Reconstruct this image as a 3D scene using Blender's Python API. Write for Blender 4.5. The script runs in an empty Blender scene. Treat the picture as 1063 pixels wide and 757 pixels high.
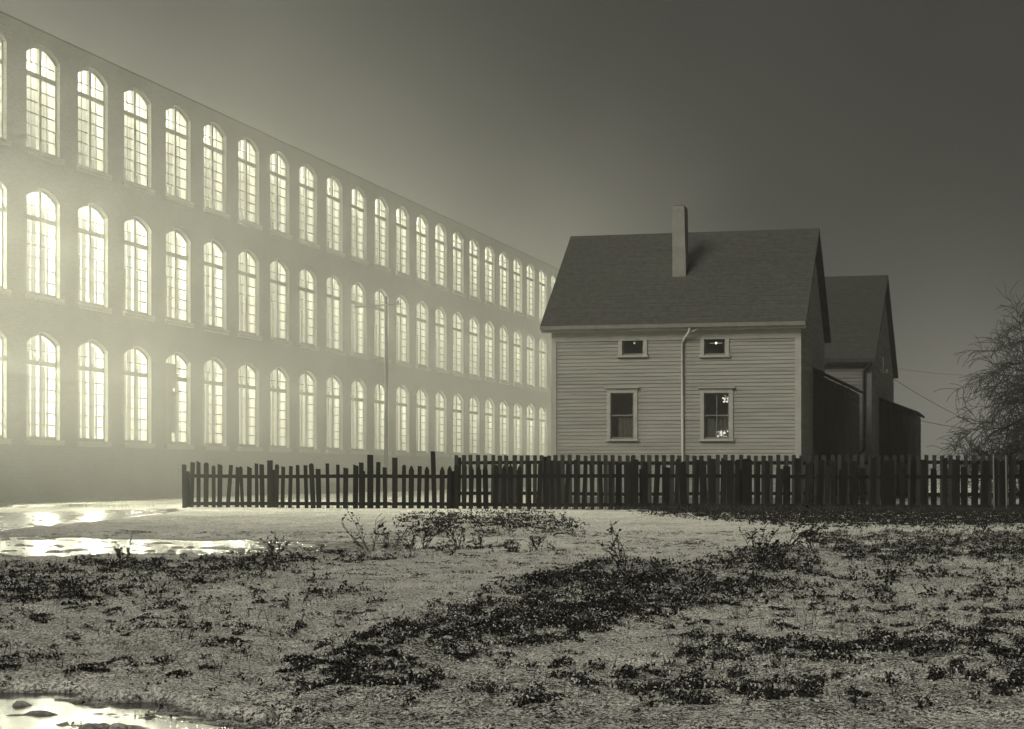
import bpy, bmesh, math, random
import numpy as np
from mathutils import Vector, Matrix
random.seed(7); rng = np.random.default_rng(11)
sc = bpy.context.scene; COL = sc.collection
R = math.radians
# ------------------------------------------------------------------ camera
FPX = 1950.0; CX = 531.5; HY = 491.0; EYE = 0.95
TH = math.atan((1038 - CX) / FPX)            # mill axis (+Y) lies this far right of the view axis
ST, CT = math.sin(TH), math.cos(TH)
cam_d = bpy.data.cameras.new('camera'); cam = bpy.data.objects.new('camera', cam_d); COL.objects.link(cam)
cam.location = (0, 0, EYE); cam.rotation_euler = (R(90), 0, TH)
cam_d.sensor_fit = 'HORIZONTAL'; cam_d.sensor_width = 36; cam_d.lens = 36 * FPX / 1063
cam_d.shift_y = (HY - 378.5) / 1063; cam_d.clip_end = 3000; cam_d.clip_start = 0.1
sc.camera = cam
# ------------------------------------------------------------------ world, sun, exposure
TINT = (1.0, 0.975, 0.83)
w = bpy.data.worlds.new('World'); sc.world = w; w.use_nodes = True
nt = w.node_tree; nt.nodes.clear()
def N(t, typ, **kw):
    n = t.nodes.new(typ)
    for k, v in kw.items(): setattr(n, k, v)
    return n
wo = N(nt, 'ShaderNodeOutputWorld'); bg = N(nt, 'ShaderNodeBackground')
tc = N(nt, 'ShaderNodeTexCoord')
def wdir(px, py):
    phi = math.atan((px - CX) / FPX) - TH
    el = math.atan((HY - py) / FPX * math.cos(phi + TH))
    return Vector((math.sin(phi) * math.cos(el), math.cos(phi) * math.cos(el), math.sin(el)))
def lobe(d, power, gain):
    """light fog lit from below: a soft lobe of brightness round one direction of the sky"""
    dp = N(nt, 'ShaderNodeVectorMath', operation='DOT_PRODUCT'); nt.links.new(tc.outputs['Generated'], dp.inputs[0])
    dp.inputs[1].default_value = d.normalized()
    mx = N(nt, 'ShaderNodeMath', operation='MAXIMUM'); nt.links.new(dp.outputs['Value'], mx.inputs[0]); mx.inputs[1].default_value = 0
    pw = N(nt, 'ShaderNodeMath', operation='POWER'); nt.links.new(mx.outputs[0], pw.inputs[0]); pw.inputs[1].default_value = power
    ml = N(nt, 'ShaderNodeMath', operation='MULTIPLY'); nt.links.new(pw.outputs[0], ml.inputs[0]); ml.inputs[1].default_value = gain
    return ml.outputs[0]
def addn(a, b):
    m = N(nt, 'ShaderNodeMath', operation='ADD'); nt.links.new(a, m.inputs[0])
    if isinstance(b, float): m.inputs[1].default_value = b
    else: nt.links.new(b, m.inputs[1])
    return m.outputs[0]
SKY_BASE = 0.05
s = lobe(wdir(-250, 330), 30, 0.12)
s = addn(s, lobe(wdir(560, 420), 120, 0.05))
s = addn(s, lobe(wdir(1000, 455), 350, 0.13))
s = addn(s, SKY_BASE)
nz = N(nt, 'ShaderNodeTexNoise'); nz.inputs['Scale'].default_value = 9; nz.inputs['Detail'].default_value = 2
nt.links.new(tc.outputs['Generated'], nz.inputs['Vector'])
mr = N(nt, 'ShaderNodeMapRange'); mr.inputs[3].default_value = 0.86; mr.inputs[4].default_value = 1.14
nt.links.new(nz.outputs['Fac'], mr.inputs[0])
mm = N(nt, 'ShaderNodeMath', operation='MULTIPLY'); nt.links.new(s, mm.inputs[0]); nt.links.new(mr.outputs[0], mm.inputs[1])
bg.inputs['Color'].default_value = (*TINT, 1); nt.links.new(mm.outputs[0], bg.inputs['Strength'])
nt.links.new(bg.outputs[0], wo.inputs[0])
sd = bpy.data.lights.new('moonlight', 'SUN'); sd.energy = 2.25; sd.angle = R(28); sd.color = (1, .97, .84)
sun = bpy.data.objects.new('moonlight', sd); COL.objects.link(sun)
SUN_FROM = Vector((-0.5, -1.0, 0.85))       # low glow from the left and behind the camera
sun.rotation_euler = SUN_FROM.to_track_quat('Z', 'Y').to_euler()
sc.view_settings.view_transform = 'Standard'; sc.view_settings.look = 'None'
sc.view_settings.gamma = 1; sc.view_settings.exposure = 0.0
sc.render.engine = 'CYCLES'
cy = sc.cycles
cy.use_denoising = True; cy.use_adaptive_sampling = False
cy.max_bounces = 5; cy.diffuse_bounces = 2; cy.glossy_bounces = 3; cy.transmission_bounces = 3; cy.volume_bounces = 1; cy.volume_step_rate = .4
cy.transparent_max_bounces = 8; cy.sample_clamp_indirect = 4; cy.caustics_reflective = False; cy.caustics_refractive = False
try: cy.denoising_prefilter = 'ACCURATE'
except Exception: pass

# ------------------------------------------------------------------ materials
def mat(name, base=(.3, .3, .3), rough=.9, var=.25, scale=6.0, stretch=(1, 1, 1), bump=0.0, bscale=40.0, spec=.2, detail=6):
    m = bpy.data.materials.new(name); m.use_nodes = True; t = m.node_tree
    p = t.nodes['Principled BSDF']; p.inputs['Roughness'].default_value = rough
    p.inputs['Specular IOR Level'].default_value = spec
    c = N(t, 'ShaderNodeTexCoord'); mp = N(t, 'ShaderNodeMapping'); mp.inputs['Scale'].default_value = stretch
    t.links.new(c.outputs['Object'], mp.inputs[0])
    n = N(t, 'ShaderNodeTexNoise'); n.inputs['Scale'].default_value = scale; n.inputs['Detail'].default_value = detail; n.inputs['Roughness'].default_value = .65
    t.links.new(mp.outputs[0], n.inputs['Vector'])
    r = N(t, 'ShaderNodeValToRGB'); r.color_ramp.elements[0].position = .3; r.color_ramp.elements[1].position = .72
    lo, hi = 1 - var, 1 + var
    r.color_ramp.elements[0].color = (*[b * lo for b in base], 1); r.color_ramp.elements[1].color = (*[min(1, b * hi) for b in base], 1)
    t.links.new(n.outputs['Fac'], r.inputs[0])
    t.links.new(r.outputs[0], p.inputs['Base Color'])
    if bump:
        n2 = N(t, 'ShaderNodeTexNoise'); n2.inputs['Scale'].default_value = bscale; n2.inputs['Detail'].default_value = 4
        t.links.new(mp.outputs[0], n2.inputs['Vector'])
        b = N(t, 'ShaderNodeBump'); b.inputs['Strength'].default_value = bump; b.inputs['Distance'].default_value = .02
        t.links.new(n2.outputs['Fac'], b.inputs['Height']); t.links.new(b.outputs[0], p.inputs['Normal'])
    m['ramp'] = 1
    return m
def g(v): return (v, v * .985, v * .91)
def objrand(m, amount=.35):
    """each object of this material is a little lighter or darker, as separate boards weather"""
    t = m.node_tree; p = t.nodes['Principled BSDF']; l = p.inputs['Base Color'].links[0]; src = l.from_socket
    oi = N(t, 'ShaderNodeObjectInfo'); k = N(t, 'ShaderNodeMapRange'); k.inputs[3].default_value = 1 - amount; k.inputs[4].default_value = 1 + amount
    t.links.new(oi.outputs['Random'], k.inputs[0])
    v = N(t, 'ShaderNodeVectorMath', operation='SCALE'); t.links.new(src, v.inputs[0]); t.links.new(k.outputs[0], v.inputs['Scale'])
    t.links.new(v.outputs[0], p.inputs['Base Color']); return m
M = {}
M['siding'] = mat('weathered_white_siding', g(.245), .8, .22, 1.6, (.35, .35, 6), .2, 60)
M['trim'] = mat('painted_trim', g(.29), .6, .12, 3, (1, 1, 1), .1, 80)
M['trim_dark'] = mat('weathered_trim', g(.16), .8, .2, 3)
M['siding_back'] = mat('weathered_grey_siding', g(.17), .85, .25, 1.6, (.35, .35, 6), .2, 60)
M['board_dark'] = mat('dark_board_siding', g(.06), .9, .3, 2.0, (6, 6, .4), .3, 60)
M['roof'] = mat('old_wood_shingles', g(.064), .9, .28, 7, (1, 1, 1), .6, 35)
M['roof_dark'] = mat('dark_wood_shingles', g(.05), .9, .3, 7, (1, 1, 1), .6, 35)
M['chimney'] = mat('limewashed_chimney', g(.19), .9, .18, 3.5, (1, 1, 1), .3, 30)
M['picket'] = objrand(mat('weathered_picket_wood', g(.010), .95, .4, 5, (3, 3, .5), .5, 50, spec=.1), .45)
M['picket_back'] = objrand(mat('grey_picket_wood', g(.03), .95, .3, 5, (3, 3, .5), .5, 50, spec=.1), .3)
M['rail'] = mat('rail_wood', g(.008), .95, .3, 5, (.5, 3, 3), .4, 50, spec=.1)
M['pole'] = mat('pole_wood', g(.03), .9, .25, 4, (3, 3, .4), .4, 40)
M['wire'] = mat('wire_metal', g(.05), .6, .1, 4)
M['bark'] = mat('bark', g(.035), .95, .35, 9, (1, 1, .4), .5, 40, spec=.1)
M['metal_pipe'] = mat('painted_pipe', g(.36), .5, .12, 4)
M['window_wood'] = mat('mill_window_wood', g(.22), .7, .15, 4)
M['stone'] = mat('granite_sill', g(.3), .8, .2, 10)
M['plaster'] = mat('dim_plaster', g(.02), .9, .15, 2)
M['dark_in'] = mat('dark_room', g(.02), .9, .2, 3)
M['curtain'] = mat('lace_curtain', g(.45), .9, .5, 30, (3, 1, .2))
M['leaf'] = mat('dead_leaf', g(.028), .95, .5, 20, spec=.05)
M['leaf_pale'] = mat('frosted_leaf', g(.5), .95, .3, 20, spec=.05)
M['stem'] = mat('weed_stem', g(.03), .95, .3, 20, spec=.05)
M['grass'] = mat('dry_dark_grass', g(.05), .95, .45, 4, spec=.05)

def brick_mat():
    m = bpy.data.materials.new('mill_brick'); m.use_nodes = True; t = m.node_tree; p = t.nodes['Principled BSDF']; p.inputs['Roughness'].default_value = .9
    c = N(t, 'ShaderNodeTexCoord'); sx = N(t, 'ShaderNodeSeparateXYZ'); cb = N(t, 'ShaderNodeCombineXYZ'); ad = N(t, 'ShaderNodeMath', operation='ADD')
    t.links.new(c.outputs['Object'], sx.inputs[0]); t.links.new(sx.outputs[0], ad.inputs[0]); t.links.new(sx.outputs[1], ad.inputs[1])
    t.links.new(ad.outputs[0], cb.inputs[0]); t.links.new(sx.outputs[2], cb.inputs[1])
    b = N(t, 'ShaderNodeTexBrick'); b.inputs['Scale'].default_value = 1; b.inputs['Brick Width'].default_value = .22; b.inputs['Row Height'].default_value = .075
    b.inputs['Mortar Size'].default_value = .008
    b.inputs['Color1'].default_value = (*g(.12), 1); b.inputs['Color2'].default_value = (*g(.16), 1); b.inputs['Mortar'].default_value = (*g(.2), 1)
    t.links.new(cb.outputs[0], b.inputs['Vector'])
    n = N(t, 'ShaderNodeTexNoise'); n.inputs['Scale'].default_value = .7; n.inputs['Detail'].default_value = 6; t.links.new(c.outputs['Object'], n.inputs['Vector'])
    k = N(t, 'ShaderNodeMapRange'); k.inputs[3].default_value = .7; k.inputs[4].default_value = 1.3; t.links.new(n.outputs['Fac'], k.inputs[0])
    v = N(t, 'ShaderNodeVectorMath', operation='SCALE'); t.links.new(b.outputs['Color'], v.inputs[0]); t.links.new(k.outputs[0], v.inputs['Scale'])
    t.links.new(v.outputs[0], p.inputs['Base Color']); return m
M['brick'] = brick_mat()

WIN_L = .26; LAMP_W = 1000.0
def lit_mat():
    m = bpy.data.materials.new('lit_mill_glass'); m.use_nodes = True; t = m.node_tree; t.nodes.clear()
    o = N(t, 'ShaderNodeOutputMaterial'); e = N(t, 'ShaderNodeEmission'); e.inputs['Color'].default_value = (1, .99, .76, 1)
    c = N(t, 'ShaderNodeTexCoord'); mp = N(t, 'ShaderNodeMapping'); mp.inputs['Scale'].default_value = (1, 9, .5); t.links.new(c.outputs['Object'], mp.inputs[0])
    oi = N(t, 'ShaderNodeObjectInfo'); v = N(t, 'ShaderNodeVectorMath', operation='ADD'); sc_ = N(t, 'ShaderNodeVectorMath', operation='SCALE')
    cb = N(t, 'ShaderNodeCombineXYZ')
    for i in range(3): t.links.new(oi.outputs['Random'], cb.inputs[i])
    sc_.inputs['Scale'].default_value = 50; t.links.new(cb.outputs[0], sc_.inputs[0]); t.links.new(mp.outputs[0], v.inputs[0]); t.links.new(sc_.outputs[0], v.inputs[1])
    n = N(t, 'ShaderNodeTexNoise'); n.inputs['Scale'].default_value = 1.3; n.inputs['Detail'].default_value = 5; t.links.new(v.outputs[0], n.inputs['Vector'])
    k = N(t, 'ShaderNodeMapRange'); k.inputs[1].default_value = .3; k.inputs[2].default_value = .7; k.inputs[3].default_value = .55 * WIN_L; k.inputs[4].default_value = 1.5 * WIN_L
    t.links.new(n.outputs['Fac'], k.inputs[0]); t.links.new(k.outputs[0], e.inputs['Strength'])
    tr = N(t, 'ShaderNodeBsdfTransparent'); tr.inputs[0].default_value = (.85, .85, .8, 1); ad = N(t, 'ShaderNodeAddShader')
    t.links.new(e.outputs[0], ad.inputs[0]); t.links.new(tr.outputs[0], ad.inputs[1]); t.links.new(ad.outputs[0], o.inputs[0])
    return m
M['lit'] = lit_mat()
def emis(name, s, col=(1, .98, .85)):
    m = bpy.data.materials.new(name); m.use_nodes = True; t = m.node_tree; t.nodes.clear()
    o = N(t, 'ShaderNodeOutputMaterial'); e = N(t, 'ShaderNodeEmission'); e.inputs['Color'].default_value = (*col, 1); e.inputs['Strength'].default_value = s
    t.links.new(e.outputs[0], o.inputs[0]); return m
M['bulb'] = emis('lit_bulb', 4.0); M['bulb_dim'] = emis('lit_bulb_dim', .5); M['glare'] = emis('painted_glare', 1.1)  # glare: a glow that imitates bright reflections on one house window
def glass_mat():
    m = bpy.data.materials.new('house_glass'); m.use_nodes = True; t = m.node_tree; t.nodes.clear()
    o = N(t, 'ShaderNodeOutputMaterial'); tr = N(t, 'ShaderNodeBsdfTransparent'); tr.inputs[0].default_value = (.8, .8, .76, 1)
    gl = N(t, 'ShaderNodeBsdfGlossy'); gl.inputs['Roughness'].default_value = .06; mx = N(t, 'ShaderNodeMixShader')
    lw = N(t, 'ShaderNodeFresnel'); lw.inputs[0].default_value = 1.6
    t.links.new(lw.outputs[0], mx.inputs[0]); t.links.new(tr.outputs[0], mx.inputs[1]); t.links.new(gl.outputs[0], mx.inputs[2]); t.links.new(mx.outputs[0], o.inputs[0]); return m
M['glass'] = glass_mat()

# ------------------------------------------------------------------ mesh helpers
class MB:
    def __init__(s): s.v = []; s.f = []
    def quad(s, a, b, c, d):
        i = len(s.v); s.v += [tuple(a), tuple(b), tuple(c), tuple(d)]; s.f.append((i, i + 1, i + 2, i + 3))
    def poly(s, pts):
        i = len(s.v); s.v += [tuple(p) for p in pts]; s.f.append(tuple(range(i, i + len(pts))))
    def box(s, x0, x1, y0, y1, z0, z1):
        i = len(s.v)
        s.v += [(x0, y0, z0), (x1, y0, z0), (x1, y1, z0), (x0, y1, z0), (x0, y0, z1), (x1, y0, z1), (x1, y1, z1), (x0, y1, z1)]
        for q in ((0, 3, 2, 1), (4, 5, 6, 7), (0, 1, 5, 4), (1, 2, 6, 5), (2, 3, 7, 6), (3, 0, 4, 7)): s.f.append(tuple(i + k for k in q))
    def prism(s, prof, fn0, fn1):
        """closed profile extruded between two placements"""
        i = len(s.v); n = len(prof)
        s.v += [tuple(fn0(p)) for p in prof] + [tuple(fn1(p)) for p in prof]
        for k in range(n): s.f.append((i + k, i + (k + 1) % n, i + n + (k + 1) % n, i + n + k))
        s.f.append(tuple(i + k for k in range(n))[::-1]); s.f.append(tuple(i + n + k for k in range(n)))
    def tube(s, pts, rad, sides=5):
        pts = [Vector(p) for p in pts]; n = len(pts); base = len(s.v)
        for k, p in enumerate(pts):
            d = (pts[min(k + 1, n - 1)] - pts[max(k - 1, 0)]); d = d.normalized() if d.length > 1e-9 else Vector((0, 0, 1))
            a = d.cross(Vector((0, 0, 1)));
            if a.length < .05: a = d.cross(Vector((1, 0, 0)))
            a.normalize(); b = d.cross(a); r = rad[k] if hasattr(rad, '__len__') else rad
            for j in range(sides):
                t = 2 * math.pi * j / sides; q = p + a * (r * math.cos(t)) + b * (r * math.sin(t)); s.v.append(tuple(q))
        for k in range(n - 1):
            for j in range(sides):
                j2 = (j + 1) % sides
                s.f.append((base + k * sides + j, base + k * sides + j2, base + (k + 1) * sides + j2, base + (k + 1) * sides + j))
        s.f.append(tuple(base + j for j in range(sides))[::-1]); s.f.append(tuple(base + (n - 1) * sides + j for j in range(sides)))
    def mesh(s, name, m, smooth=False):
        me = bpy.data.meshes.new(name); me.from_pydata(s.v, [], s.f); me.update()
        if m: me.materials.append(m)
        if smooth: me.polygons.foreach_set('use_smooth', [True] * len(me.polygons))
        return me
    def build(s, name, m, parent=None, smooth=False, loc=(0, 0, 0), bevel=0):
        o = bpy.data.objects.new(name, s.mesh(name, m, smooth)); COL.objects.link(o); o.location = loc
        if parent: o.parent = parent
        if bevel:
            b = o.modifiers.new('bevel', 'BEVEL'); b.width = bevel; b.segments = 2
        return o
def thing(name, label, cat, loc=(0, 0, 0), group=None):
    o = bpy.data.objects.new(name, None); COL.objects.link(o); o.location = loc; o['label'] = label; o['category'] = cat
    if group: o['group'] = group
    return o
def tag(o, label, cat, group=None, kind=None):
    o['label'] = label; o['category'] = cat
    if group: o['group'] = group
    if kind: o['kind'] = kind
    return o
def beta(px): return math.atan((px - CX) / FPX) - TH
def x_at(px, Y): return Y * math.tan(beta(px))
def Zd(x, y): return -x * ST + y * CT
def h_at(py, x, y): return EYE + (HY - py) * Zd(x, y) / FPX
def ground_pt(px, py):
    Z = EYE * FPX / (py - HY); Xc = (px - CX) / FPX * Z
    return Xc * CT - Z * ST, Xc * ST + Z * CT

# ------------------------------------------------------------------ noise
def vnoise(x, y, seed=0):
    xi = np.floor(x).astype(np.int64); yi = np.floor(y).astype(np.int64); xf = x - xi; yf = y - yi
    def hsh(a, b):
        n = (a * 374761393 + b * 668265263 + seed * 974711) & 0x7fffffff
        n = ((n ^ (n >> 13)) * 1274126177) & 0x7fffffff
        return ((n ^ (n >> 16)) & 0xffff) / 65535.0
    u = xf * xf * (3 - 2 * xf); v = yf * yf * (3 - 2 * yf)
    return (hsh(xi, yi) * (1 - u) + hsh(xi + 1, yi) * u) * (1 - v) + (hsh(xi, yi + 1) * (1 - u) + hsh(xi + 1, yi + 1) * u) * v
def fbm(x, y, o=4, seed=0):
    s = 0; a = .5; t = 0
    for k in range(o): s = s + a * vnoise(x * 2 ** k, y * 2 ** k, seed + k * 17); t += a; a *= .55
    return s / t

# maps of where weeds grow and where the ground dips below the water, laid out over the plan of the lot
GW, GH = 1500, 320           # px -200..1300, py 495..815
yy, xx = np.mgrid[0:GH, 0:GW]; PXm = xx - 200.0; PYm = yy + 495.0
def inpoly(P):
    ins = np.zeros(PXm.shape, bool); n = len(P)
    for i in range(n):
        x0, y0 = P[i]; x1, y1 = P[(i + 1) % n]
        if y0 == y1: continue
        c = ((y0 > PYm) != (y1 > PYm)) & (PXm < (x1 - x0) * (PYm - y0) / (y1 - y0) + x0); ins ^= c
    return ins.astype(float)
def blur(a, rx, ry):
    for ax, r in ((1, rx), (0, ry)):
        if r < 1: continue
        for _ in range(2):
            c = np.cumsum(np.pad(a, [(r + 1, r) if k == ax else (0, 0) for k in range(2)], mode='edge'), axis=ax)
            n = a.shape[ax]
            a = (np.take(c, range(2 * r + 1, 2 * r + 1 + n), axis=ax) - np.take(c, range(0, n), axis=ax)) / (2 * r + 1)
    return a
veg = np.zeros(PXm.shape)
def addveg(P, v, rx=8, ry=3):
    global veg; veg = np.maximum(veg, blur(inpoly(P) * v, rx, ry))
addveg([(-200, 588), (60, 592), (120, 588), (230, 583), (330, 576), (420, 573), (440, 583), (330, 592), (260, 612), (180, 632), (60, 640), (-200, 645)], .66, 14, 5)
addveg([(-200, 635), (250, 630), (330, 600), (420, 640), (300, 700), (120, 708), (-200, 712)], .30, 25, 8)
addveg([(-200, 680), (200, 700), (330, 722), (60, 712), (-200, 720)], .55, 14, 4)
addveg([(265, 722), (360, 676), (440, 645), (560, 607), (640, 586), (700, 602), (740, 586), (800, 572), (860, 596), (800, 640), (640, 668), (560, 690), (430, 712), (300, 727)], .80, 9, 4)
addveg([(560, 607), (640, 586), (720, 606), (700, 650), (560, 668), (470, 676)], .95, 9, 4)
addveg([(840, 560), (1300, 556), (1300, 592), (980, 590), (900, 602), (840, 585)], .80, 8, 3)
addveg([(680, 600), (1300, 590), (1300, 690), (700, 690)], .38, 20, 8)
addveg([(690, 684), (960, 678), (1300, 676), (1300, 702), (900, 708), (700, 704)], .80, 14, 3)
addveg([(270, 716), (700, 704), (1300, 702), (1300, 815), (200, 815)], .62, 14, 4)
addveg([(415, 539), (560, 536), (600, 548), (600, 560), (430, 561)], .42, 14, 4)
addveg([(360, 566), (580, 572), (590, 580), (360, 582)], .45, 8, 2)
addveg([(640, 529), (1300, 527), (1300, 553), (820, 549), (700, 538)], .85, 14, 2)
dip = np.zeros(PXm.shape)
def adddip(P, v=1., rx=4, ry=1):
    global dip; dip = np.maximum(dip, blur(inpoly(P) * v, rx, ry))
adddip([(-200, 553), (40, 557), (190, 560), (425, 563), (432, 566), (432, 576), (425, 578), (300, 578), (150, 579), (40, 582), (-200, 582)])
adddip([(-200, 536), (0, 532), (100, 530), (188, 527), (192, 531), (110, 541), (0, 552), (-200, 566)])
adddip([(-200, 526), (0, 525), (90, 526), (60, 528), (-200, 531)], .8, 4, 0)
adddip([(-200, 722), (80, 727), (290, 737), (330, 748), (250, 760), (200, 815), (-200, 815)], 1., 8, 3)
adddip([(790, 565), (1000, 566), (1000, 582), (800, 580)], .55, 6, 1)
frost = np.zeros(PXm.shape)
def addfrost(P, v, rx=5, ry=1):
    global frost; frost = np.maximum(frost, blur(inpoly(P) * v, rx, ry))
addfrost([(432, 563), (500, 561), (575, 564), (592, 570), (560, 577), (500, 579), (432, 577)], 1.)
addfrost([(785, 566), (860, 564), (935, 570), (905, 583), (800, 583)], .8)
addfrost([(-200, 531), (192, 526), (192, 531), (110, 541), (0, 553), (-200, 566)], .75)
addfrost([(-200, 556), (260, 560), (420, 565), (300, 583), (-200, 586)], .6)
def camxy(x, y):
    Z = np.maximum(-x * ST + y * CT, .5); Xc = x * CT + y * ST
    return CX + FPX * Xc / Z, HY + EYE * FPX / Z, -x * ST + y * CT
def look(mapa, px, py, ok):
    a = np.clip(px + 200, 0, GW - 1.01); b = np.clip(py - 495, 0, GH - 1.01)
    ai = a.astype(int); bi = b.astype(int)
    return np.where(ok & (py < 814) & (py > 495), mapa[bi, ai], 0)
def ground_h(x, y):
    px, py, Z = camxy(x, y); ok = Z > 3
    jx = (fbm(x * 2.2, y * 2.2, 4, 5) - .5); jy = (fbm(x * 2.2, y * 2.2, 4, 9) - .5)
    sc_ = 1 / np.maximum(Z, 3)
    d = look(dip, px + jx * 700 * sc_, py + jy * 1600 * sc_ * sc_ * 2, ok)
    v = look(veg, px, py, ok)
    n = fbm(x * .55, y * .55, 4, 2) - .5; n2 = fbm(x * 5, y * 5, 4, 3) - .5
    near = np.clip((60 - np.hypot(x, y)) / 20, 0, 1)
    h = .055 + near * (n * .05 + n2 * (.035 + .03 * v) + .05 * v * (fbm(x * 1.3, y * 1.3, 3, 21)))
    h = np.maximum(h, .008) * (1 - np.clip(d * 1.3, 0, 1)) + (-.026 + .16 * np.maximum(0, fbm(x * 2.2, y * 8, 4, 91) - .52)) * np.clip(d * 1.3, 0, 1) + near * .022 * (n2 + .6 * (fbm(x * 14, y * 14, 2, 44) - .5))
    # the low weedy bank in the middle of the lot
    h = h + .05 * np.exp(-((px - 620) / 170) ** 2 - ((py - 625) / 26) ** 2) * ok + .10 * np.exp(-((px - 825) / 45) ** 2 - ((py - 590) / 11) ** 2) * ok
    return h
# ------------------------------------------------------------------ ground: one sheet, finer where the lot lies
def build_ground():
    ang = np.concatenate([np.linspace(-20, 20, 561), np.linspace(20.5, 339.5, 110)]) * math.pi / 180
    rad = np.concatenate([np.linspace(.3, 5.2, 12), 5.4 * np.exp(np.linspace(0, math.log(62 / 5.4), 620)), np.array([68, 80, 100, 130, 170, 230, 300.])])
    A, Rr = np.meshgrid(ang, rad); 
    hd = A - TH                                     # heading right of +Y
    X = Rr * np.sin(hd); Y = Rr * np.cos(hd)
    Hh = ground_h(X, Y); px, py, Z = camxy(X, Y); V = look(veg, px, py, Z > 3)
    D = look(dip, px, py, Z > 3)
    nr, na = X.shape; v = np.stack([X.ravel(), Y.ravel(), Hh.ravel()], 1)
    i = np.arange(nr - 1)[:, None] * na; j = np.arange(na)[None, :]; j2 = (j + 1) % na
    f = np.stack([(i + j), (i + na + j), (i + na + j2), (i + j2)], -1).reshape(-1, 4)
    me = bpy.data.meshes.new('ground')
    c = len(v); v = np.vstack([v, [[0, 0, .05]]])
    me.vertices.add(len(v)); me.vertices.foreach_set('co', v.ravel())
    tri = np.stack([np.full(na, c), np.arange(na), (np.arange(na) + 1) % na], -1)
    me.loops.add(f.size + tri.size); me.loops.foreach_set('vertex_index', np.concatenate([f.ravel(), tri.ravel()]))
    me.polygons.add(len(f) + len(tri)); st = np.concatenate([np.arange(len(f)) * 4, f.size + np.arange(len(tri)) * 3]); me.polygons.foreach_set('loop_start', st)
    me.update(calc_edges=True); me.validate(); me.polygons.foreach_set('use_smooth', [True] * len(me.polygons))
    FR = look(frost, px + (fbm(X * 3, Y * 1.5, 4, 61) - .5) * 900 / np.maximum(Z, 3), py + (fbm(X * 3, Y * 3, 4, 62) - .5) * 9, Z > 3)
    FR = np.clip((FR - .60 + 1.1 * fbm(X * 4, Y * 2, 4, 63)) * 2.5, 0, 1) * (FR > .02)
    a = me.attributes.new('frost', 'FLOAT', 'POINT'); a.data.foreach_set('value', np.append(FR.ravel(), 0).astype(np.float32))
    a = me.attributes.new('cover', 'FLOAT', 'POINT'); a.data.foreach_set('value', np.append(V.ravel(), 0).astype(np.float32))
    o = bpy.data.objects.new('ground', me); COL.objects.link(o); o['kind'] = 'structure'
    m = bpy.data.materials.new('frosted_gravel_ground'); m.use_nodes = True; t = m.node_tree; p = t.nodes['Principled BSDF']
    tc_ = N(t, 'ShaderNodeTexCoord'); at = N(t, 'ShaderNodeAttribute', attribute_name='cover')
    def noise(scale, det, rough=.6):
        n = N(t, 'ShaderNodeTexNoise'); n.inputs['Scale'].default_value = scale; n.inputs['Detail'].default_value = det; n.inputs['Roughness'].default_value = rough
        t.links.new(tc_.outputs['Object'], n.inputs['Vector']); return n.outputs['Fac']
    def math_(op, a, b, clamp=False):
        n = N(t, 'ShaderNodeMath', operation=op, use_clamp=clamp)
        for k, q in enumerate((a, b)):
            if isinstance(q, (int, float)): n.inputs[k].default_value = q
            else: t.links.new(q, n.inputs[k])
        return n.outputs[0]
    def rmp(a, lo, hi, o0=0., o1=1.):
        n = N(t, 'ShaderNodeMapRange', clamp=True); t.links.new(a, n.inputs[0]); n.inputs[1].default_value = lo; n.inputs[2].default_value = hi; n.inputs[3].default_value = o0; n.inputs[4].default_value = o1
        return n.outputs[0]
    fine = rmp(noise(70, 5, .85), .44, .56); mid = rmp(noise(9, 5, .7), .38, .66); big = noise(1.1, 4)
    # pale frosted gravel with dark grit; more dark litter where weeds grow
    thr = math_('MULTIPLY', at.outputs['Fac'], .34)
    lit = rmp(math_('ADD', math_('MULTIPLY', mid, .5), math_('SUBTRACT', math_('MULTIPLY', fine, .5), thr)), .12, .36)
    val = math_('ADD', math_('MULTIPLY', lit, .80), .035)
    val = math_('MULTIPLY', val, rmp(fine, 0, 1, .3, 1.4)); val = math_('MULTIPLY', val, rmp(big, .3, .7, .8, 1.15))
    fa = N(t, 'ShaderNodeAttribute', attribute_name='frost'); fm_ = N(t, 'ShaderNodeMix'); t.links.new(fa.outputs['Fac'], fm_.inputs[0]); t.links.new(val, fm_.inputs[2])
    t.links.new(rmp(fine, 0, 1, .6, .95), fm_.inputs[3]); val = fm_.outputs[0]
    # soil is dark and wet where it barely clears the water
    gz = N(t, 'ShaderNodeSeparateXYZ'); t.links.new(tc_.outputs['Object'], gz.inputs[0])
    wet = rmp(gz.outputs[2], .0, .022); val = math_('MULTIPLY', val, math_('ADD', math_('MULTIPLY', wet, .6), .4))
    cb = N(t, 'ShaderNodeCombineXYZ'); t.links.new(val, cb.inputs[0]); t.links.new(math_('MULTIPLY', val, .985), cb.inputs[1]); t.links.new(math_('MULTIPLY', val, .91), cb.inputs[2])
    t.links.new(cb.outputs[0], p.inputs['Base Color'])
    t.links.new(rmp(wet, 0, 1, .35, .95), p.inputs['Roughness']); p.inputs['Specular IOR Level'].default_value = .25
    b = N(t, 'ShaderNodeBump'); b.inputs['Strength'].default_value = 1.0; b.inputs['Distance'].default_value = .035; t.links.new(noise(38, 6, .75), b.inputs['Height']); t.links.new(b.outputs[0], p.inputs['Normal'])
    me.materials.append(m)
build_ground()
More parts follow.
